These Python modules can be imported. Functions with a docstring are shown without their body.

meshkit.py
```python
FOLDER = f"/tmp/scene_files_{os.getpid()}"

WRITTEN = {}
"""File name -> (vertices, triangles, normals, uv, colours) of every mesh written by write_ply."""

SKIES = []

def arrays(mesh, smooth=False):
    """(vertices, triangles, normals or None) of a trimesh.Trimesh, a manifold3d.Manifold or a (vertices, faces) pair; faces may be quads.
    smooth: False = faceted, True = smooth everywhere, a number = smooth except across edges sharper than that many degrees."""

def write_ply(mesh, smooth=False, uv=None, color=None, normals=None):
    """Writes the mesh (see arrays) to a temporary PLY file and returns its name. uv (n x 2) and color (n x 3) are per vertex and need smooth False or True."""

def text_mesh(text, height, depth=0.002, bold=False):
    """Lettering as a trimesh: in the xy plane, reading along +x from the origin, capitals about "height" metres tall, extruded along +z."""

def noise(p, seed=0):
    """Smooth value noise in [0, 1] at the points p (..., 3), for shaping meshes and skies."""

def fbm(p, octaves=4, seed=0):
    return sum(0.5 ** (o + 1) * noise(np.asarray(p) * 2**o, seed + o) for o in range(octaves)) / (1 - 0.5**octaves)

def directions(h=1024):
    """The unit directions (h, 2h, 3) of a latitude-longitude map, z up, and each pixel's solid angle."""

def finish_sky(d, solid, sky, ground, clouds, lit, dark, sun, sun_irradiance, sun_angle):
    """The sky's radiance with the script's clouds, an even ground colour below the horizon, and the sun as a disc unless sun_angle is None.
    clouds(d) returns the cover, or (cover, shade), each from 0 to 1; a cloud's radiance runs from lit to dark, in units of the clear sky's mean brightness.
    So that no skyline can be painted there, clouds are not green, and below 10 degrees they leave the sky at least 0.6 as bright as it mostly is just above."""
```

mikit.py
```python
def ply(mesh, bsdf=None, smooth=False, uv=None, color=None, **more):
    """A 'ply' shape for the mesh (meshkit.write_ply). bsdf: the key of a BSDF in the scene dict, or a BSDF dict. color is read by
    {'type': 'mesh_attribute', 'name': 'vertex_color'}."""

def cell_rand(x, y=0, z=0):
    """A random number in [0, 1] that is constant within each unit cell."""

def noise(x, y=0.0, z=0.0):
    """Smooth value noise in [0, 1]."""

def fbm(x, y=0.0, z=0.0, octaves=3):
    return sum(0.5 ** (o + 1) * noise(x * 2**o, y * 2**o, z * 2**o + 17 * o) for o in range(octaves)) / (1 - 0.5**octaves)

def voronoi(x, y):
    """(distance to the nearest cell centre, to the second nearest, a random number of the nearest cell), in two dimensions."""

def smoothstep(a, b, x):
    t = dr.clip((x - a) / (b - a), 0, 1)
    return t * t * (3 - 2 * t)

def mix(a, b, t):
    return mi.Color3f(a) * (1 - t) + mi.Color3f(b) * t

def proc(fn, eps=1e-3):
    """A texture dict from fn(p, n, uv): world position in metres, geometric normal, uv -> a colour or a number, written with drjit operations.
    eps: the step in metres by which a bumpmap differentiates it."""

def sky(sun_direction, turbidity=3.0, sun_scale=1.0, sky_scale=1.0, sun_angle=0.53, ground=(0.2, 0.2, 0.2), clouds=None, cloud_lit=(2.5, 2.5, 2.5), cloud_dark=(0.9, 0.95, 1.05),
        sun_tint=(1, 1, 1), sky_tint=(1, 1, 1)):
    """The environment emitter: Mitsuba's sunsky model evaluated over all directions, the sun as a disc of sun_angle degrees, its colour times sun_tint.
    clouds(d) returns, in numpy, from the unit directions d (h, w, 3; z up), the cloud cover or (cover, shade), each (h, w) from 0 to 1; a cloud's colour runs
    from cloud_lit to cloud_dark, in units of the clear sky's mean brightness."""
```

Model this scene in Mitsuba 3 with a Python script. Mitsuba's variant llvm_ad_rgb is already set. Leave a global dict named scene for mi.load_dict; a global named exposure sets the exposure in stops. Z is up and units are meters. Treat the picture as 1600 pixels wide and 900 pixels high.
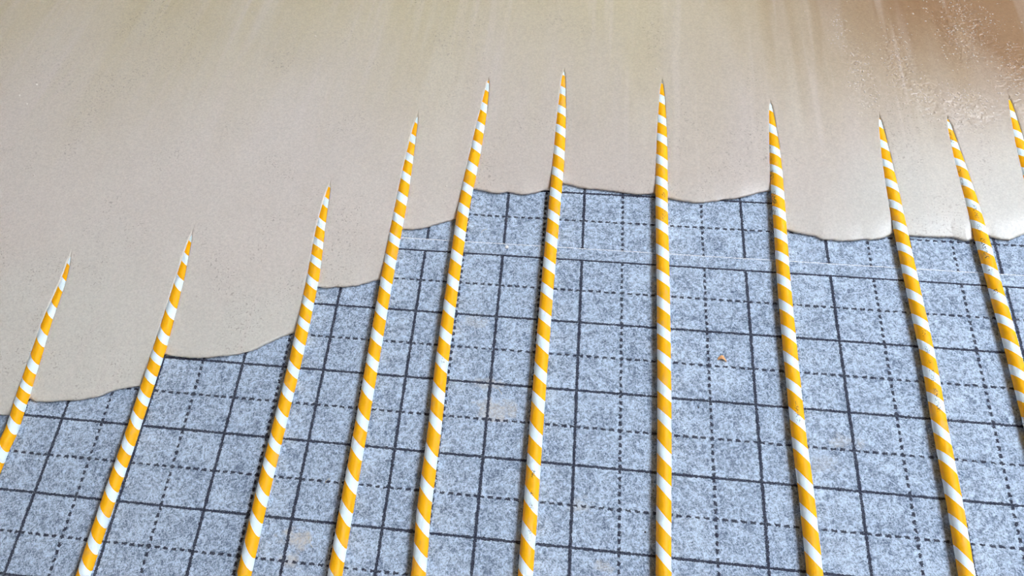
import math, numpy as np, trimesh, drjit as dr, mitsuba as mi
import mikit, meshkit
from mikit import noise, fbm, smoothstep, mix, cell_rand
from scipy.interpolate import PchipInterpolator

T = mi.ScalarTransform4f
scene, labels = {}, {}

# ------------------------------------------------------------------ camera
# world: x to the right along the boards, y along the pipes away from the viewer, z up (metres)
RIGHT = np.array([0.98500844, 0.15254965, -0.08054177])
DOWN = np.array([0.07035127, -0.78153539, -0.61988154])
FWD = np.array([-0.15750896, 0.60492233, -0.78055102])
CAM = np.array([-0.05334408, -0.64094622, 1.0825903])
M = np.eye(4)
M[:3, 0], M[:3, 1], M[:3, 2], M[:3, 3] = -RIGHT, -DOWN, FWD, CAM
scene['camera'] = {'type': 'perspective', 'fov': math.degrees(2 * math.atan(800 / 1729.284)), 'fov_axis': 'x',
                   'principal_point_offset_x': 239.257 / 1600, 'principal_point_offset_y': -31.086 / 900,
                   'near_clip': 0.02, 'far_clip': 60.0, 'to_world': T(M.tolist())}
# ------------------------------------------------------------------ light: an overcast sky through a long rooflight on the right
exposure = 2.76
SUN = (0.75, 0.25, 0.61)
def overcast(d):
    n = meshkit.fbm(d * 3.0, 3, seed=4)
    return 0.92 + 0 * n, np.clip(0.15 + 0.6 * (n - 0.4), 0, 1)
scene['sky'] = mikit.sky(SUN, turbidity=5.0, sun_scale=0.0, sky_scale=8.0, clouds=overcast, cloud_lit=(2.0, 2.2, 2.45), cloud_dark=(1.45, 1.6, 1.8), ground=(0.25, 0.24, 0.22))

# ------------------------------------------------------------------ surveyed plan of the pipes and of the flow's edge (metres)
PIPES = {
 1: dict(axis=[(-0.0514, -0.6534), (-0.0293, -0.652), (0.0277, -0.6555), (0.0753, -0.6577), (0.1372, -0.6604), (0.19, -0.6595), (0.246, -0.6628)],
    tip=0.2396, white=[-0.0607, -0.0228, 0.0064, 0.0317, 0.0624, 0.1054, 0.1481, 0.1907, 0.2318]),
 2: dict(axis=[(-0.1953, -0.5087), (-0.1084, -0.5079), (-0.0142, -0.5061), (0.0898, -0.5059), (0.2034, -0.5071), (0.2975, -0.5094)],
    tip=0.2907, white=[-0.1919, -0.1605, -0.1285, -0.0966, -0.0649, -0.0369, -0.0007, 0.0298, 0.0608, 0.0884, 0.1205, 0.1624, 0.2068, 0.2469, 0.2838]),
 3: dict(axis=[(-0.1751, -0.3363), (-0.0895, -0.3368), (0.0034, -0.3358), (0.1063, -0.3344), (0.2184, -0.3359), (0.3428, -0.3413), (0.4033, -0.341)],
    tip=0.3958, white=[-0.1579, -0.1168, -0.0832, -0.0468, -0.0175, 0.0192, 0.054, 0.0868, 0.1228, 0.1561, 0.1884, 0.2221, 0.2578, 0.2886, 0.3213, 0.3615]),
 4: dict(axis=[(-0.164, -0.2407), (-0.0789, -0.2409), (0.0133, -0.2409), (0.1152, -0.2413), (0.2266, -0.2418), (0.3506, -0.2411), (0.4888, -0.2399), (0.5486, -0.2385)],
    tip=0.5399, white=[-0.1744, -0.1365, -0.0946, -0.0557, -0.0126, 0.0236, 0.0674, 0.106, 0.1441, 0.1846, 0.2255, 0.2653, 0.3021, 0.3388, 0.3768, 0.4165, 0.4538, 0.4909, 0.5319]),
 5: dict(axis=[(-0.1538, -0.1541), (-0.0696, -0.1571), (0.0219, -0.157), (0.1231, -0.1588), (0.2339, -0.1582), (0.3572, -0.1571), (0.4949, -0.15), (0.6323, -0.1447)],
    tip=0.623, white=[-0.1373, -0.0982, -0.055, -0.0163, 0.0308, 0.0693, 0.1143, 0.1537, 0.195, 0.2369, 0.2793, 0.32, 0.3621, 0.401, 0.4406, 0.4828, 0.5221, 0.5625, 0.6066]),
 6: dict(axis=[(-0.141, -0.0445), (-0.0571, -0.0438), (0.0337, -0.0434), (0.1343, -0.0425), (0.2442, -0.0412), (0.3665, -0.0389), (0.5025, -0.037), (0.6585, -0.0374)],
    tip=0.649, white=[-0.1397, -0.0995, -0.059, -0.0149, 0.0238, 0.0695, 0.108, 0.1524, 0.1921, 0.2337, 0.2745, 0.3173, 0.358, 0.399, 0.4384, 0.4785, 0.5224, 0.5633, 0.6041, 0.6462]),
 7: dict(axis=[(-0.1248, 0.0942), (-0.0417, 0.0955), (0.0483, 0.0973), (0.1478, 0.0983), (0.2565, 0.0988), (0.3778, 0.0987), (0.5119, 0.1001), (0.6422, 0.1011)],
    tip=0.6329, white=[-0.1081, -0.0692, -0.0256, 0.0137, 0.0593, 0.0974, 0.1422, 0.1807, 0.2227, 0.2663, 0.307, 0.3515, 0.3908, 0.4302, 0.4695, 0.5142, 0.5508, 0.5946]),
 8: dict(axis=[(-0.1074, 0.2427), (-0.0254, 0.2426), (0.0632, 0.241), (0.1615, 0.2411), (0.269, 0.2419), (0.3892, 0.2449), (0.5219, 0.2472), (0.6058, 0.2467)],
    tip=0.5968, white=[-0.089, -0.0474, -0.0086, 0.0353, 0.0722, 0.1153, 0.1525, 0.1926, 0.2308, 0.2715, 0.3105, 0.3467, 0.3862, 0.4237, 0.4635, 0.4998, 0.541, 0.5875]),
 9: dict(axis=[(-0.0904, 0.3884), (-0.0091, 0.3901), (0.0787, 0.3904), (0.176, 0.392), (0.282, 0.3903), (0.4005, 0.3886), (0.5313, 0.3867), (0.5844, 0.3868)],
    tip=0.5755, white=[-0.081, -0.042, -0.0063, 0.0367, 0.0702, 0.1117, 0.1461, 0.1849, 0.2219, 0.2601, 0.2993, 0.3362, 0.3723, 0.409, 0.4469, 0.4842, 0.5204, 0.5627]),
 10: dict(axis=[(0.185, 0.4852), (0.2902, 0.4837), (0.4078, 0.4815), (0.5373, 0.4748), (0.5886, 0.4733)],
    tip=0.5797, white=[0.1225, 0.1574, 0.1942, 0.2318, 0.2679, 0.3072, 0.3449, 0.3807, 0.4177, 0.4558, 0.4923, 0.5276, 0.5646]),
 11: dict(axis=[(0.5429, 0.5574), (0.6355, 0.559)],
    tip=0.6262, white=[0.4792, 0.5167, 0.5521, 0.5908]),
}
FRONTS = {
 0: [(-0.6823, -0.0041), (-0.677, -0.0049), (-0.6674, -0.0044)],
 1: [(-0.6476, 0.0217), (-0.6395, 0.0186), (-0.6188, 0.0203), (-0.6009, 0.023), (-0.5856, 0.0261), (-0.567, 0.0315), (-0.5582, 0.0361), (-0.5449, 0.0458), (-0.5188, 0.0521)],
 2: [(-0.4986, 0.1024), (-0.4847, 0.1003), (-0.4722, 0.0995), (-0.4444, 0.1022), (-0.4252, 0.107), (-0.4061, 0.1119), (-0.3877, 0.1203), (-0.3703, 0.1337), (-0.3614, 0.1399), (-0.3524, 0.1457), (-0.3451, 0.1499)],
 3: [(-0.3287, 0.2252), (-0.3177, 0.2241), (-0.3056, 0.2262), (-0.2894, 0.2287), (-0.2775, 0.2318), (-0.266, 0.2376), (-0.2528, 0.2435)],
 4: [(-0.2339, 0.3323), (-0.2245, 0.3319), (-0.208, 0.336), (-0.1999, 0.3395), (-0.1859, 0.3464), (-0.1656, 0.3552)],
 5: [(-0.1474, 0.4118), (-0.1365, 0.4104), (-0.1255, 0.4074), (-0.1148, 0.407), (-0.1043, 0.4098), (-0.0957, 0.409), (-0.0827, 0.4064), (-0.0723, 0.4092), (-0.0618, 0.4124), (-0.0557, 0.4162), (-0.0452, 0.4182)],
 6: [(-0.0288, 0.4314), (-0.016, 0.4294), (-0.0058, 0.4259), (0.0052, 0.4244), (0.0178, 0.4241), (0.0304, 0.4227), (0.0429, 0.4212), (0.0554, 0.4189), (0.072, 0.4193), (0.0901, 0.4212)],
 7: [(0.1089, 0.4145), (0.1146, 0.4132), (0.1252, 0.4105), (0.139, 0.4092), (0.1512, 0.4107), (0.1699, 0.4139), (0.1757, 0.4178), (0.2001, 0.422), (0.2109, 0.428), (0.2234, 0.4336), (0.2357, 0.4375)],
 8: [(0.2545, 0.3703), (0.2597, 0.3674), (0.2772, 0.3634), (0.2901, 0.3611), (0.2973, 0.3563), (0.311, 0.3564), (0.3302, 0.3574), (0.342, 0.361), (0.3549, 0.361), (0.365, 0.3635), (0.373, 0.3668), (0.3816, 0.3745)],
 9: [(0.4002, 0.3722), (0.4128, 0.3711), (0.4316, 0.3716), (0.4504, 0.3726), (0.4596, 0.3696), (0.4667, 0.368), (0.4763, 0.372)],
 10: [(0.4943, 0.3777), (0.5012, 0.3751), (0.5158, 0.3741), (0.5213, 0.3762), (0.5298, 0.3822), (0.5365, 0.3865), (0.5478, 0.3917)],
}
BUBBLES = [(-0.824, 0.566), (-0.824, 0.522), (-0.843, 0.54), (-0.698, 0.779), (-0.416, 0.702), (-0.528, 0.757), (-0.863, 0.731), (-0.633, 0.423), (-0.763, 0.378), (-0.753, 0.242), (-0.763, 0.262), (-0.302, 0.69), (-0.552, 0.171), (-0.184, 0.408), (-0.213, 0.387), (0.138, 0.631), (0.46, 0.799), (0.371, 0.824), (0.449, 0.775), (0.093, 0.657), (-0.026, 0.658), (-0.366, 0.365), (-0.648, 0.199), (-0.291, 0.382), (0.355, 0.748), (0.407, 0.66), (0.426, 0.679), (0.375, 0.593), (-0.019, 0.494)]

R = 0.0078                                   # pipe radius
ROOM = dict(x0=-2.2, x1=4.4, y0=-1.9, y1=3.3, h=4.0)
ROOFLIGHT = (1.85, 3.65)                     # a long rooflight is open between these x

# ------------------------------------------------------------------ materials
def rgb(*c): return {'type': 'rgb', 'value': list(c)}
def lin(r, g, b):
    c = np.array([r, g, b]) / 255.0
    return tuple(float(x) for x in np.where(c < 0.04045, c / 12.92, ((c + 0.055) / 1.055) ** 2.4))

scene['wall_paint'] = {'type': 'twosided', 'bsdf': {'type': 'diffuse', 'reflectance': rgb(0.38, 0.30, 0.23)}}
scene['ceiling_paint'] = {'type': 'twosided', 'bsdf': {'type': 'diffuse', 'reflectance': rgb(0.50, 0.44, 0.37)}}
scene['concrete'] = {'type': 'twosided', 'bsdf': {'type': 'diffuse', 'reflectance': rgb(0.35, 0.34, 0.32)}}

STAINS = [(-0.2886, -0.1225, .018, .012, .75), (-0.2930, -0.1480, .012, .009, .6), (-0.0990, 0.0990, .017, .009, .5), (-0.0880, 0.0650, .022, .016, .6),
          (0.0077, -0.0495, .016, .010, .35), (0.2912, 0.0609, .016, .010, .4), (0.0346, -0.1174, .010, .007, .5), (-0.125, 0.190, .016, .010, .3), (0.262, 0.03, .02, .012, .25)]

def grid_ink(px, py, off):
    """Cover of the printed grid: solid lines every 100 mm, dashed lines half way between them."""
    def axis_dist(v):      # distance to the nearest solid line, to the nearest dashed line, both in mm, the second signed
        f = v / 0.1
        s = (f - dr.floor(f + 0.5)) * 100.0
        g = f - 0.5
        return dr.abs(s), (g - dr.floor(g + 0.5)) * 100.0
    y = py - off
    wob = (noise(px * 900, py * 900, 3.0) - 0.5) * 1.5 + (noise(px * 350, py * 350, 9.0) - 0.5) * 0.8
    sx, dx = axis_dist(px)
    sy, dy = axis_dist(y)
    def dash(along):       # dashes 9.4 mm apart, one on each crossing of two dashed lines
        a = dr.abs(along) / 9.4
        return dr.abs(a - dr.floor(a + 0.5)) * 9.4
    solid = dr.maximum(1 - smoothstep(1.35, 2.1, sx + wob), 1 - smoothstep(1.25, 2.0, sy + wob))
    d1 = (1 - smoothstep(1.2, 1.9, dr.abs(dx) + wob)) * (1 - smoothstep(2.3, 3.1, dash(dy) + wob))
    d2 = (1 - smoothstep(1.2, 1.9, dr.abs(dy) + wob)) * (1 - smoothstep(2.3, 3.3, dash(dx) + wob))
    return dr.maximum(solid, dr.maximum(d1, d2))

def felt_tone(p):
    b = noise(p.x * 520 - p.y * 300, p.y * 560 + p.x * 250, 2.0)
    c = noise(p.x * 230, p.y * 230, 3.0)
    e = noise(p.x * 60, p.y * 60, 4.0)
    f = noise(p.x * 1500 + p.y * 700, p.y * 1400, 6.0)
    hair = mi.Float(0)                       # pale hairs lying every way
    for k, (cs, sn) in enumerate(((0.92, 0.39), (0.34, 0.94), (0.64, -0.77), (-0.17, 0.98))):
        u, v = p.x * cs + p.y * sn, p.y * cs - p.x * sn
        hair = dr.maximum(hair, noise(u * 230, v * 1250, 11.0 + k))
    return 0.22 * b + 0.17 * c + 0.09 * e + 0.20 * f + 0.42 * (hair - 0.30)
FELT_DARK, FELT_LIGHT = (0.118, 0.164, 0.252), (0.610, 0.735, 0.890)
def felt_colour(printed, off):
    def fn(p, n, uv):
        t = smoothstep(0.22, 0.82, felt_tone(p))
        col = mix(FELT_DARK, FELT_LIGHT, t)
        for x, y, rx, ry, k in STAINS:
            d = dr.sqrt(dr.square((p.x - x) / rx) + dr.square((p.y - y) / ry))
            m = smoothstep(1.25, 0.45, d + 1.4 * (fbm(p.x * 140, p.y * 140, 5.0) - 0.5)) * k * (0.45 + 0.75 * noise(p.x * 700, p.y * 700, 8.0))
            col = mix(col, (0.60, 0.575, 0.54), dr.clip(m, 0, 1))
        if printed:
            ink = grid_ink(p.x, p.y, off) * (0.80 + 0.32 * noise(p.x * 1400, p.y * 1400, 7.0))
            col = mix(col, (0.030, 0.033, 0.055), dr.clip(ink * 0.97, 0, 1))
        return col
    return fn
def felt(name, printed, off):
    scene[name] = {'type': 'diffuse', 'reflectance': mikit.proc(felt_colour(printed, off))}
felt('felt_print', True, 0.0)
felt('felt_print_far', True, 0.018)
felt('felt_plain', False, 0.0)
scene['felt_edge'] = {'type': 'twosided', 'bsdf': {'type': 'diffuse', 'reflectance': rgb(0.86, 0.86, 0.88)}}
scene['foam'] = {'type': 'diffuse', 'reflectance': rgb(0.75, 0.76, 0.78)}

# printed code and smudges on the pipes: (axis x, offset across, y range, strength)
INK = [(0.2428, -0.0035, .388, .530, .60), (0.4750, -0.0030, .430, .555, .66), (0.4825, -0.0028, .268, .420, .62), (0.3905, -0.0005, .10, .22, .45), (-0.0436, 0.0005, -.115, -.02, .62),
       (0.0990, 0.0015, .36, .42, .45), (0.2410, -0.001, .07, .10, .5), (-0.157, 0.0, .112, .125, .5)]
def pipe_colour(p, n, uv):
    ph = uv.x
    d = dr.abs(ph - dr.floor(ph + 0.5))
    t = smoothstep(0.193, 0.207, d)
    col = mix((0.80, 0.93, 0.99), (0.97, 0.47, 0.003), t)
    x, y = p.x * 1000, p.y * 1000
    m = mi.Float(0)
    for ax, off, y0, y1, k in INK:
        inside = (dr.abs(p.x - ax - off) < 0.0022) & (p.y > y0) & (p.y < y1) & (p.z > R)
        gate = smoothstep(0.38, 0.5, noise(y / 8.0, 0.0, ax * 100))
        mark = smoothstep(0.56, 0.68, noise(x * 1.5, y * 1.1, 2.0))
        m = dr.select(inside, dr.maximum(m, gate * mark * min(k * 1.3, 0.9)), m)
    col = mix(col, (0.05, 0.045, 0.04), m)
    grime = smoothstep(0.60, 0.85, fbm(x / 6.0, y / 14.0, 3.0)) * 0.18
    return mix(col, (0.45, 0.40, 0.33), grime)
scene['pipe_skin'] = {'type': 'principled', 'base_color': mikit.proc(pipe_colour), 'roughness': 0.5, 'specular': 0.3}

FROTH = [(.372, .66, .022, .10), (.425, .69, .026, .085), (.45, .62, .028, .05), (.525, .77, .050, .10), (.58, .66, .040, .10), (.50, .60, .05, .05), (.355, .75, .016, .06)]
def froth_density(x, y):
    m = 0
    for cx, cy, rx, ry in FROTH:
        q = ((x - cx) / rx) ** 2 + ((y - cy) / ry) ** 2
        m = np.maximum(m, np.exp(-1.3 * q))
    return m
def screed_colour(p, n, uv):
    # the flow drags colour into streaks along y that fan out to the left
    xs = p.x - 0.10 * (p.y - 0.4) * smoothstep(0.1, -0.7, p.x)
    streak = fbm(xs * 26, p.y * 2.6, 1.0, octaves=4)
    broad = fbm(xs * 7 + 3.0, p.y * 2.2, 5.0)
    fine = noise(p.x * 420, p.y * 420, 2.0)
    speck = noise(p.x * 900, p.y * 900, 4.0)
    tint = smoothstep(-0.12, 0.12, p.y - 0.36 - 0.25 * p.x + 0.30 * (fbm(xs * 5 + 9.0, p.y * 4, 7.0) - 0.5))
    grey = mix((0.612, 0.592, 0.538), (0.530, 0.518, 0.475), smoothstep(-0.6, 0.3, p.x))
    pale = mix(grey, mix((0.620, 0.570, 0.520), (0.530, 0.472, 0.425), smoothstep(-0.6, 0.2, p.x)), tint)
    k = smoothstep(0.40, 0.92, p.y + 0.30 * (broad - 0.5) + 0.22 * (streak - 0.5))
    col = mix(pale, (0.525, 0.463, 0.310), k)
    # fresh, wetter slurry in the far right corner
    b = smoothstep(0.46, 0.86, p.y + 0.10 * (broad - 0.5))
    w = dr.clip(1.22 * smoothstep(0.0, 0.62, p.x + 0.10 * (broad - 0.5)) * b + 0.55 * (streak - 0.5) * b * smoothstep(0.0, 0.3, p.x) + 0.70 * b * smoothstep(0.50, 0.63, p.x), 0, 1)
    col = mix(col, (0.270, 0.158, 0.080), w)
    col = mix(col, (0.62, 0.58, 0.53), smoothstep(0.58, 0.76, streak) * 0.30 * (1 - 0.6 * w))
    vein = fbm(xs * 75, p.y * 3.5, 12.0)
    col = mix(col, (0.640, 0.575, 0.535), smoothstep(0.58, 0.82, vein) * 0.20)
    col = col * (0.89 + 0.10 * fine + 0.12 * speck)
    pit = smoothstep(0.78, 0.92, noise(p.x * 560, p.y * 560, 9.0)) * smoothstep(0.50, 0.75, fbm(p.x * 22, p.y * 14, 8.0))
    return mix(col, (0.25, 0.21, 0.17), pit * 0.48)
def screed_rough(p, n, uv):
    return 0.42 - 0.14 * smoothstep(0.2, 0.9, 0.8 * p.x + p.y) + 0.08 * (noise(p.x * 30, p.y * 8, 5.0) - 0.5)
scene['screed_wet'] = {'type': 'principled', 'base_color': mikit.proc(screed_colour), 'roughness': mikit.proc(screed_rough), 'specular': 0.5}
froth_colour = lambda p, n, uv: mix(screed_colour(p, n, uv), (0.80, 0.76, 0.70), 0.36)
scene['bubble_film'] = {'type': 'principled', 'base_color': mikit.proc(froth_colour), 'roughness': 0.12, 'specular': 0.8, 'clearcoat': 1.0, 'clearcoat_gloss': 0.95}
scene['wood'] = {'type': 'twosided', 'bsdf': {'type': 'diffuse', 'reflectance': rgb(0.86, 0.50, 0.26)}}
scene['crumb_white'] = {'type': 'diffuse', 'reflectance': rgb(0.85, 0.85, 0.86)}
scene['straw'] = {'type': 'diffuse', 'reflectance': rgb(0.62, 0.52, 0.36)}
scene['dark_grit'] = {'type': 'diffuse', 'reflectance': rgb(0.05, 0.05, 0.06)}

# ------------------------------------------------------------------ helpers
def tag(key, label=None, cat=None, group=None, kind=None):
    e = labels.setdefault(key, {})
    for k, v in (('label', label), ('category', cat), ('group', group), ('kind', kind)):
        if v: e[k] = v
def key_for(name):
    if name not in scene: return name
    i = 1
    while f'{name}_{i:03d}' in scene: i += 1
    return f'{name}_{i:03d}'
def obj(name, mesh, mat, parent=None, smooth=False, **kw):
    key = key_for(f'{parent}__{name}' if parent else name)
    scene[key] = mikit.ply(mesh, mat, smooth=smooth, **kw)
    return key
def box(x0, x1, y0, y1, z0, z1):
    m = trimesh.creation.box((x1 - x0, y1 - y0, z1 - z0))
    m.apply_translation(((x0 + x1) / 2, (y0 + y1) / 2, (z0 + z1) / 2))
    return m
def cat_(ms): return trimesh.util.concatenate(ms)
def grid_faces(nr, nc):
    i = (np.arange(nr - 1)[:, None] * nc + np.arange(nc - 1)[None]).ravel()
    return np.vstack([np.stack([i, i + 1, i + nc + 1], 1), np.stack([i, i + nc + 1, i + nc], 1)])

# ------------------------------------------------------------------ the room
r = ROOM
def struct(name, mesh, mat, label, cat):
    k = obj(name, mesh, mat); tag(k, label, cat, kind='structure'); return k
struct('floor', box(r['x0'], r['x1'], r['y0'], r['y1'], -0.13, -0.03), 'concrete', 'bare concrete subfloor beneath the insulation boards', 'floor')
struct('ceiling', cat_([box(r['x0'] - .1, ROOFLIGHT[0], r['y0'] - .1, r['y1'] + .1, r['h'], r['h'] + .1), box(ROOFLIGHT[1], r['x1'] + .1, r['y0'] - .1, r['y1'] + .1, r['h'], r['h'] + .1)]),
       'ceiling_paint', 'pale ceiling with a long open rooflight on the right', 'ceiling')
struct('wall_left', box(r['x0'] - .1, r['x0'], r['y0'], r['y1'], -0.13, r['h']), 'wall_paint', 'plain wall on the left of the room', 'wall')
struct('wall_back', box(r['x0'] - .1, r['x1'] + .1, r['y1'], r['y1'] + .1, -0.13, r['h']), 'wall_paint', 'plain wall at the far end of the room', 'wall')
struct('wall_front', box(r['x0'] - .1, r['x1'] + .1, r['y0'] - .1, r['y0'], -0.13, r['h']), 'wall_paint', 'plain wall behind the viewer', 'wall')
struct('wall_right', box(r['x1'], r['x1'] + .1, r['y0'], r['y1'], -0.13, r['h']), 'wall_paint', 'plain wall on the right of the room', 'wall')

# ------------------------------------------------------------------ the boards
SEAM, FLAP = 0.3012, 0.3185
nb = obj('insulation_board', box(r['x0'] + .01, r['x1'] - .01, r['y0'] + .01, SEAM, -0.03, 0.0), 'felt_print')
tag(nb, 'blue-grey felt board with printed grid, in front of the narrow seam strip', 'insulation board', 'felt insulation boards')
fb = obj('insulation_board', box(r['x0'] + .01, r['x1'] - .01, SEAM + .0004, r['y1'] - .01, -0.03, 0.0), 'felt_print_far')
tag(fb, 'blue-grey felt board with printed grid, beyond the seam strip, partly under the screed', 'insulation board', 'felt insulation boards')
# the overlap strip of the near board lies on the far one, with a pale cut edge
nx = 500
xs = np.linspace(r['x0'] + .01, r['x1'] - .01, nx)
edge = FLAP + 0.0006 * (meshkit.fbm(np.stack([xs * 25, 0 * xs, 0 * xs], 1), 3, 2) - .5)
prof = [(lambda e: 0 * e + SEAM - .0002, 0.0001), (lambda e: 0 * e + SEAM + .0012, 0.0011), (lambda e: 0.5 * (SEAM + e), 0.0012), (lambda e: e - .0004, 0.0013)]
v = np.vstack([np.stack([xs, f(edge), 0 * xs + z], 1) for f, z in prof])
ss = obj('seam_strip', (v, grid_faces(len(prof), nx)), 'felt_plain')
tag(ss, 'narrow unprinted blue-grey felt strip covering the seam between the two grid boards', 'seam strip')
prof = [(-.0004, .0013), (.0002, .0014), (.0007, .0010), (.0008, 0.0)]
v = np.vstack([np.stack([xs, edge + d, 0 * xs + z], 1) for d, z in prof])
obj('strip_edge', (v, grid_faces(len(prof), nx)), 'felt_edge', ss)
tag(ss + '__strip_edge', 'thin whitish cut edge of the seam strip')

# ------------------------------------------------------------------ the pipes
Y0, Y1 = -1.35, 2.5
def axis_fn(k):
    a = np.array(PIPES[k]['axis']); y, x = a[:, 0], a[:, 1]
    f = PchipInterpolator(np.r_[y[0] - .05, y, y[-1] + .05], np.r_[x[0], x, x[-1]]) if len(y) > 3 else (lambda q: np.interp(q, y, x))
    return lambda q: f(np.clip(q, y[0] - .05, y[-1] + .05))
AXIS = {k: axis_fn(k) for k in PIPES}
def phase_fn(k):
    """Stripe count along the pipe: a whole number in the middle of each white stripe."""
    y = np.array(PIPES[k]['white']); n = len(y)
    d = (y[-1] - y[0]) / (n - 1)
    ys = np.r_[y[0] - 60 * d, y[0] - d, y, y[-1] + d, y[-1] + 80 * d]
    return PchipInterpolator(ys, np.r_[-60, -1, np.arange(n), n, n - 1 + 80]), d
WHERE = ['leftmost striped pipe, running off the left edge of the photo', 'second striped pipe from the left', 'third striped pipe from the left', 'fourth striped pipe from the left',
         'fifth striped pipe from the left, just left of the tallest tip', 'sixth striped pipe from the left, its tip reaching farthest up the screed', 'seventh striped pipe from the left, the most upright one',
         'eighth striped pipe from the left, dark print near the screed', 'ninth striped pipe from the left, third from the right', 'second striped pipe from the right, with the most black smudges',
         'rightmost striped pipe, only its tip and a short stretch in the corner']
for k in PIPES:
    seg = 40
    phi = np.linspace(-np.pi, np.pi, seg + 1)
    ys = np.unique(np.r_[np.arange(Y0, -.3, .02), np.arange(-.3, .72, .004), np.arange(.72, Y1, .03), Y1])
    f, d = phase_fn(k)
    ax = AXIS[k](ys)
    drop = 0.0125 + 0.0065 * np.clip((0.27 - ys) / 0.36, 0, 1)
    wob = 1 + 0.03 * (meshkit.noise(np.stack([ys * 110, 0 * ys + k, 0 * ys], 1), 3) - .5)
    rr = R * wob
    V = np.stack([ax[:, None] + rr[:, None] * np.sin(phi), ys[:, None] + 0 * phi, R + 0.0002 + rr[:, None] * np.cos(phi)], -1)
    U = np.stack([f(ys)[:, None] + ((drop / 2)[:, None] * np.sin(phi) - 0.8 * R * (1 - np.cos(phi))) / d, 0 * ys[:, None] + phi / np.pi], -1)
    F = grid_faces(len(ys), seg + 1)
    # closed ends
    V, U = V.reshape(-1, 3), U.reshape(-1, 2)
    n = len(V); nc = seg + 1
    V = np.vstack([V, [[ax[0], ys[0], R], [ax[-1], ys[-1], R]]]); U = np.vstack([U, [[0.5, 0], [0.5, 0]]])
    i = np.arange(seg)
    F = np.vstack([F, np.stack([0 * i + n, i, i + 1], 1), np.stack([0 * i + n + 1, (len(ys) - 1) * nc + i + 1, (len(ys) - 1) * nc + i], 1)])
    key = obj('heating_pipe', (V, F), 'pipe_skin', smooth=True, uv=U)
    tag(key, 'orange and white ' + WHERE[k - 1], 'pipe', 'striped heating pipes on the grid boards')

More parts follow.
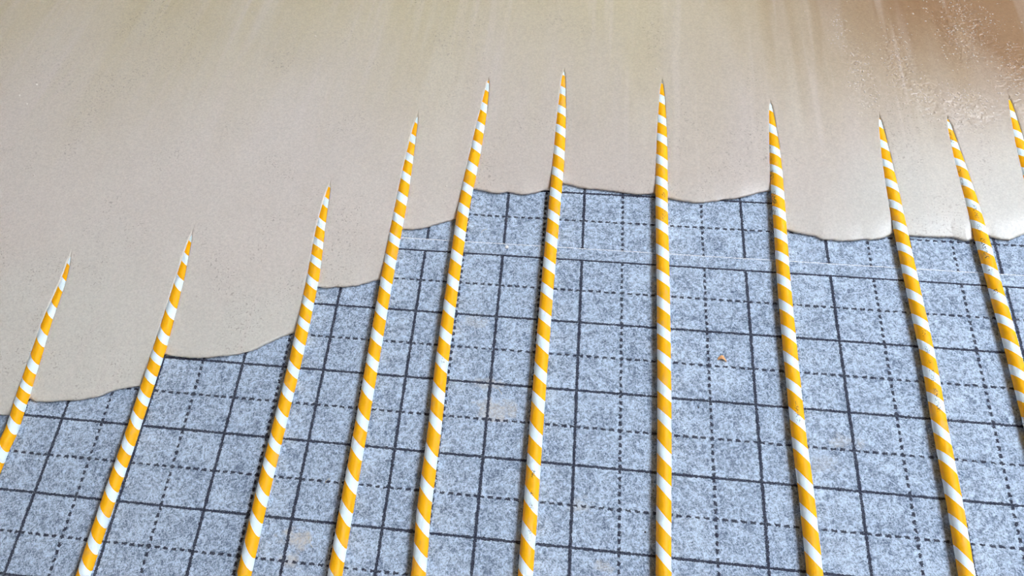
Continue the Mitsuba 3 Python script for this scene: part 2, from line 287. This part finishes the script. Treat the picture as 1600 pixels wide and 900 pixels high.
# ------------------------------------------------------------------ the screed
rng = np.random.default_rng(7)
TIPS = {k: PIPES[k]['tip'] for k in PIPES}
XL, XR = r['x0'] + .002, r['x1'] - .002
YC, YE = 0.72, r['y1'] - .002
TAIL = {1: .055, 2: .03, 4: .015}
LEVEL = PchipInterpolator([0, .04, .1, .33, .5, .63, .75, .9, 1.0], np.array([.50, .72, .98, 1.33, 1.55, 1.69, 1.83, 1.94, 2.01]) * R)
def waves(x, y):
    p = np.stack([x * 14, y * 9, 0 * x], -1)
    q = np.stack([x * 60, y * 45, 0 * x], -1)
    rip = meshkit.noise(np.stack([x * 300 + y * 120, y * 430 - x * 90, 0 * x], -1), 8) + .6 * meshkit.noise(np.stack([x * 520, y * 560, 0 * x], -1), 9) - .8
    return 0.0007 * (meshkit.fbm(p, 2, 5) - .5) + 0.00022 * (meshkit.fbm(q, 2, 6) - .5) + 0.0009 * np.minimum(froth_density(x, y) * 1.3, 1) * rip
def bay(k):
    """One bay of the flow between pipe k and pipe k + 1 (0 and 12 stand for the walls)."""
    left, right = (AXIS.get(k), AXIS.get(k + 1))
    tl, tr = TIPS.get(k, 0.10), TIPS.get(k + 1, 0.64)
    fr = np.array(FRONTS[k])
    nf = 161
    def front(x):
        f = np.interp(x, fr[:, 0], fr[:, 1])
        p = np.stack([x * 150, 0 * x + k * 7.3, 0 * x], -1)
        return f + 0.0030 * (meshkit.fbm(p, 3, 11) - .5)
    yf_mean = fr[:, 1].mean()
    lip = [(.0020, 0.0), (.0014, .16), (.0005, .42), (.0001, .56), (0, .68), (.00015, .82), (.0005, .93), (.0011, .98), (.002, 1.0)]
    s_more = np.r_[.0030, .0042, .0056, .0075, np.arange(.010, YC - yf_mean, .0027 if k < 8 else .0013)]
    for kk in (k, k + 1):                     # finer rows where a pipe goes under
        if kk in TIPS:
            s_more = np.r_[s_more, TIPS[kk] - yf_mean + np.array([-.004, -.002, -.001, 0, .0006, .0012, .002, .0032, .0045])]
    s_more = np.unique(np.round(s_more, 5))
    rows = [(s, fz) for s, fz in lip] + [(s, 1.0) for s in s_more]
    n_lead = len(rows)
    tail_y = np.r_[np.arange(YC + .0026, .92, .0026 if k < 8 else .0013), np.arange(.922, 1.05, .006), np.arange(1.06, YE, .03), YE]
    off = np.array([.0, .00012, .0003, .00055, .0009, .0013, .0018, .0026, .0038, .0056, .008])
    inner = np.linspace(0, 1, 44 if k < 8 else 105)[1:-1]
    if k == 0: inner = np.linspace(0, 1, 160)[1:-1]
    if k == 11: e = 0.12 / (XR - .56); inner = np.r_[np.linspace(0, e, 85)[1:], np.linspace(e, 1, 90)[1:-1]]
    out = []
    for ri in range(n_lead + len(tail_y)):
        if ri < n_lead:
            s, fz = rows[ri]
        else:
            s, fz = None, 1.0
        # y on the two sides first
        def y_of(x):
            if s is None: return np.full_like(x, tail_y[ri - n_lead])
            f = front(x)
            return f + s * np.where(s > .012, (YC - f) / (YC - yf_mean), 1.0)
        xl0 = np.array([fr[0, 0] if left else XL]); xr0 = np.array([fr[-1, 0] if right else XR])
        yl = y_of(np.array([AXIS[k](yf_mean) if left else XL])); yr = y_of(np.array([AXIS[k + 1](yf_mean) if right else XR]))
        al = float(left(yl)[0]) if left else XL
        ar = float(right(yr)[0]) if right else XR
        def contact(yy, tip, ff, kk):
            t = (yy - ff) / (tip - ff)
            g = 0.0008 + 0.0013 * np.clip((t - .5) / .45, 0, 1)
            hc = float(LEVEL(np.clip(t, 0, 1)))
            over = max(0.0, yy - tip)
            if over > 0:
                g = 0.0021 * math.exp(-over / .0016) + 0.00022 * math.exp(-over / TAIL.get(kk, .012))
            hc_ = min(hc, 2 * R + .0002)
            w = math.sqrt(max(0.0, R * R - (hc_ - R) ** 2)) if hc_ > R else R
            return w if over <= 0 else 0.0, g
        fl, frr = float(front(np.array([al]))[0]), float(front(np.array([ar]))[0])
        wl, gl = contact(float(yl[0]), tl, fl, k) if left else (0, 0)
        wr, gr = contact(float(yr[0]), tr, frr, k + 1) if right else (0, 0)
        xa = np.r_[al - (.0004 if left else 0), al + wl * .6, al + wl + off] if left else np.r_[XL]
        xb = np.r_[ar + .0004, ar - wr * .6, ar - wr - off][::-1] if right else np.r_[XR]
        xm = xa[-1] + (xb[0] - xa[-1]) * inner
        x = np.r_[xa, xm, xb]
        y = y_of(x)
        u = np.clip((x - al) / (ar - al), 0, 1)
        tip = tl + (tr - tl) * (u * u * (3 - 2 * u))
        f = np.interp(x, fr[:, 0], fr[:, 1])
        t = (y - f) / np.maximum(tip - f, .03)
        over = np.maximum(0, y - tip)
        G = 0.0008 + 0.0013 * np.clip((t - .5) / .45, 0, 1)
        h = LEVEL(np.clip(t, 0, 1)) + G + 0.0035 * (1 - np.exp(-over / .25))
        def lipdrop(d, g):                 # steep at the pipe, rounding off over about 2 mm
            q = np.clip(1 - d / .0021, 0, 1)
            return g * np.where(d < 0, 1.0, 1 - np.sqrt(np.maximum(0, 1 - q ** 2)))
        drop = 0
        if left: drop = np.maximum(drop, lipdrop(x - al - wl, gl))
        if right: drop = np.maximum(drop, lipdrop(ar - wr - x, gr))
        z = h - drop
        z = z + waves(x, y) * np.clip(t * 3, 0, 1)
        if fz < 1: z = z * fz
        out.append(np.stack([x, y, z], 1))
    V = np.array(out)
    return V.reshape(-1, 3), grid_faces(V.shape[0], V.shape[1])
FRONTS[0] = [(XL, -.06), (-1.5, -.05), (-1.2, -.02), (-.95, -.035), (-.8, -.012)] + FRONTS[0]
FRONTS[11] = [(.571, .40), (.60, .392), (.65, .388), (.72, .40), (.85, .38), (1.0, .40), (1.2, .39), (XR, .40)]
VV, FF, at = [], [], 0
for k in range(12):
    v, f = bay(k)
    VV.append(v); FF.append(f + at); at += len(v)
sv = np.vstack(VV)
sk = obj('floor_screed', (sv, np.vstack(FF)), 'screed_wet', smooth=True)
tag(sk, 'wet beige self-levelling screed flowing in scalloped tongues over the pipes and boards', 'screed')
from scipy.spatial import cKDTree
TREE = cKDTree(sv[:, :2])
def level(x, y): return float(sv[TREE.query([x, y])[1], 2])

# ------------------------------------------------------------------ air bubbles on the screed
def dome(rad, squash=.75):
    m = trimesh.creation.icosphere(2 if rad > .0011 else 1, rad)
    v = m.vertices.copy(); v[:, 2] *= squash
    return trimesh.Trimesh(v, m.faces, process=False)
for i, (x, y) in enumerate(BUBBLES):
    rad = 0.0009 + 0.0009 * ((i * 37) % 11) / 11 if i > 5 else (.0021, .0018, .0019, .0014, .0018, .0015)[i]
    m = dome(rad); m.apply_translation((x, y, level(x, y)))
    obj('bubble', m, 'bubble_film', sk, smooth=True)
small = []
n = 0
while n < 2400:
    x, y = rng.uniform(.30, .66), rng.uniform(.53, .90)
    if rng.random() > froth_density(x, y) ** 1.5: continue
    rad = .0003 + .0011 * rng.random() ** 3
    m = dome(rad, .7); m.apply_translation((x, y, level(x, y) - .0001)); small.append(m); n += 1
for _ in range(420):
    x, y = rng.uniform(-.95, .6), rng.uniform(.1, .85)
    z = level(x, y)
    if z < .012: continue
    rad = .0003 + .0005 * rng.random() ** 2
    m = dome(rad, .7); m.apply_translation((x, y, z - .0001)); small.append(m)
fk = obj('froth', cat_(small), 'bubble_film', sk, smooth=True)
tag(fk, 'fine froth of tiny air bubbles', kind='stuff')

# ------------------------------------------------------------------ bits lying on the felt
def shaving():
    n, m = 18, 4
    t = np.linspace(0, 1, n)
    path = np.stack([.0095 * (t - .5), .0022 * np.sin(np.pi * t) - .0030 * t * t, .0009 + .0022 * np.sin(np.pi * t)], 1)
    wid = .0021 * (0.35 + np.sin(np.pi * np.clip(t * .8 + .2, 0, 1)))
    rows = []
    for i in range(n):
        for a in (0, 1, 2, 3, 4, 5, 6, 7):
            an = a * np.pi / 4
            rows.append(path[i] + [.15 * wid[i] * np.cos(an), wid[i] * np.cos(an), .0005 * np.sin(an)])
    v = np.array(rows); f = []
    for i in range(n - 1):
        for a in range(8):
            b = (a + 1) % 8
            f += [[i * 8 + a, i * 8 + b, (i + 1) * 8 + b], [i * 8 + a, (i + 1) * 8 + b, (i + 1) * 8 + a]]
    for i in (0, n - 1):
        f += [[i * 8, i * 8 + a, i * 8 + a + 1] for a in range(1, 7)]
    return trimesh.Trimesh(v + [0.1654, 0.1599, 0], f, process=False)
tag(obj('wood_shaving', shaving(), 'wood', smooth=True), 'small curled orange-brown wood shaving lying on the felt between two pipes', 'wood shaving')
def pebble(x, y, rad, seed, z=0, sq=.6):
    m = trimesh.creation.icosphere(2, rad)
    v = m.vertices * (1 + .5 * (meshkit.noise(m.vertices / rad * 1.3 + 20, seed)[:, None] - .5)); v[:, 2] *= sq
    v += [x, y, z - v[:, 2].min()]
    return trimesh.Trimesh(v, m.faces, process=False)
tag(obj('crumb', pebble(-.0956, .3123, .0024, 3, .0012), 'crumb_white', smooth=True), 'white crumb lying on the seam strip between two pipes', 'crumb')
for (x, y, rad, lab) in [(.1363, .0898, .0010, 'tiny dark speck of grit on the felt, left of the eighth pipe'), (.0769, -.0737, .0011, 'tiny dark speck of grit on the felt near the bottom, left of the seventh pipe')]:
    tag(obj('grit_speck', pebble(x, y, rad, 5), 'dark_grit', smooth=True), lab, 'grit')
def fibre(x, y, a, ln, bend, rad=.00022):
    t = np.linspace(0, 1, 9)
    p = np.stack([x + ln * (t - .5) * math.cos(a) - bend * np.sin(np.pi * t) * math.sin(a), y + ln * (t - .5) * math.sin(a) + bend * np.sin(np.pi * t) * math.cos(a), .0008 + 0 * t + .0008 * np.sin(np.pi * t)], 1)
    an = np.arange(6) * np.pi / 3
    v = (p[:, None] + rad * np.stack([np.cos(an) * -math.sin(a), np.cos(an) * math.cos(a), np.sin(an)], 1)[None]).reshape(-1, 3)
    f = []
    for i in range(8):
        for b in range(6):
            c = (b + 1) % 6
            f += [[i * 6 + b, i * 6 + c, (i + 1) * 6 + c], [i * 6 + b, (i + 1) * 6 + c, (i + 1) * 6 + b]]
    return trimesh.Trimesh(v, f, process=False)
for x, y, a, ln, bend, lab in [(-.1267, .3399, .7, .010, .001, 'tiny straw-coloured fibre lying on the far board near the screed'), (-.2688, -.0496, 1.0, .008, .001, 'tiny straw-coloured fibre on the felt beside the fourth pipe'),
                               (-.2745, -.125, -1.1, .014, -.001, 'thin straw-coloured fibre in the pale stain at the bottom left'), (-.0900, .0900, -.8, .014, .0015, 'thin straw-coloured fibre on the felt between the fifth and sixth pipes')]:
    tag(obj('straw_fibre', fibre(x, y, a, ln, bend), 'straw', smooth=True), lab, 'fibre')
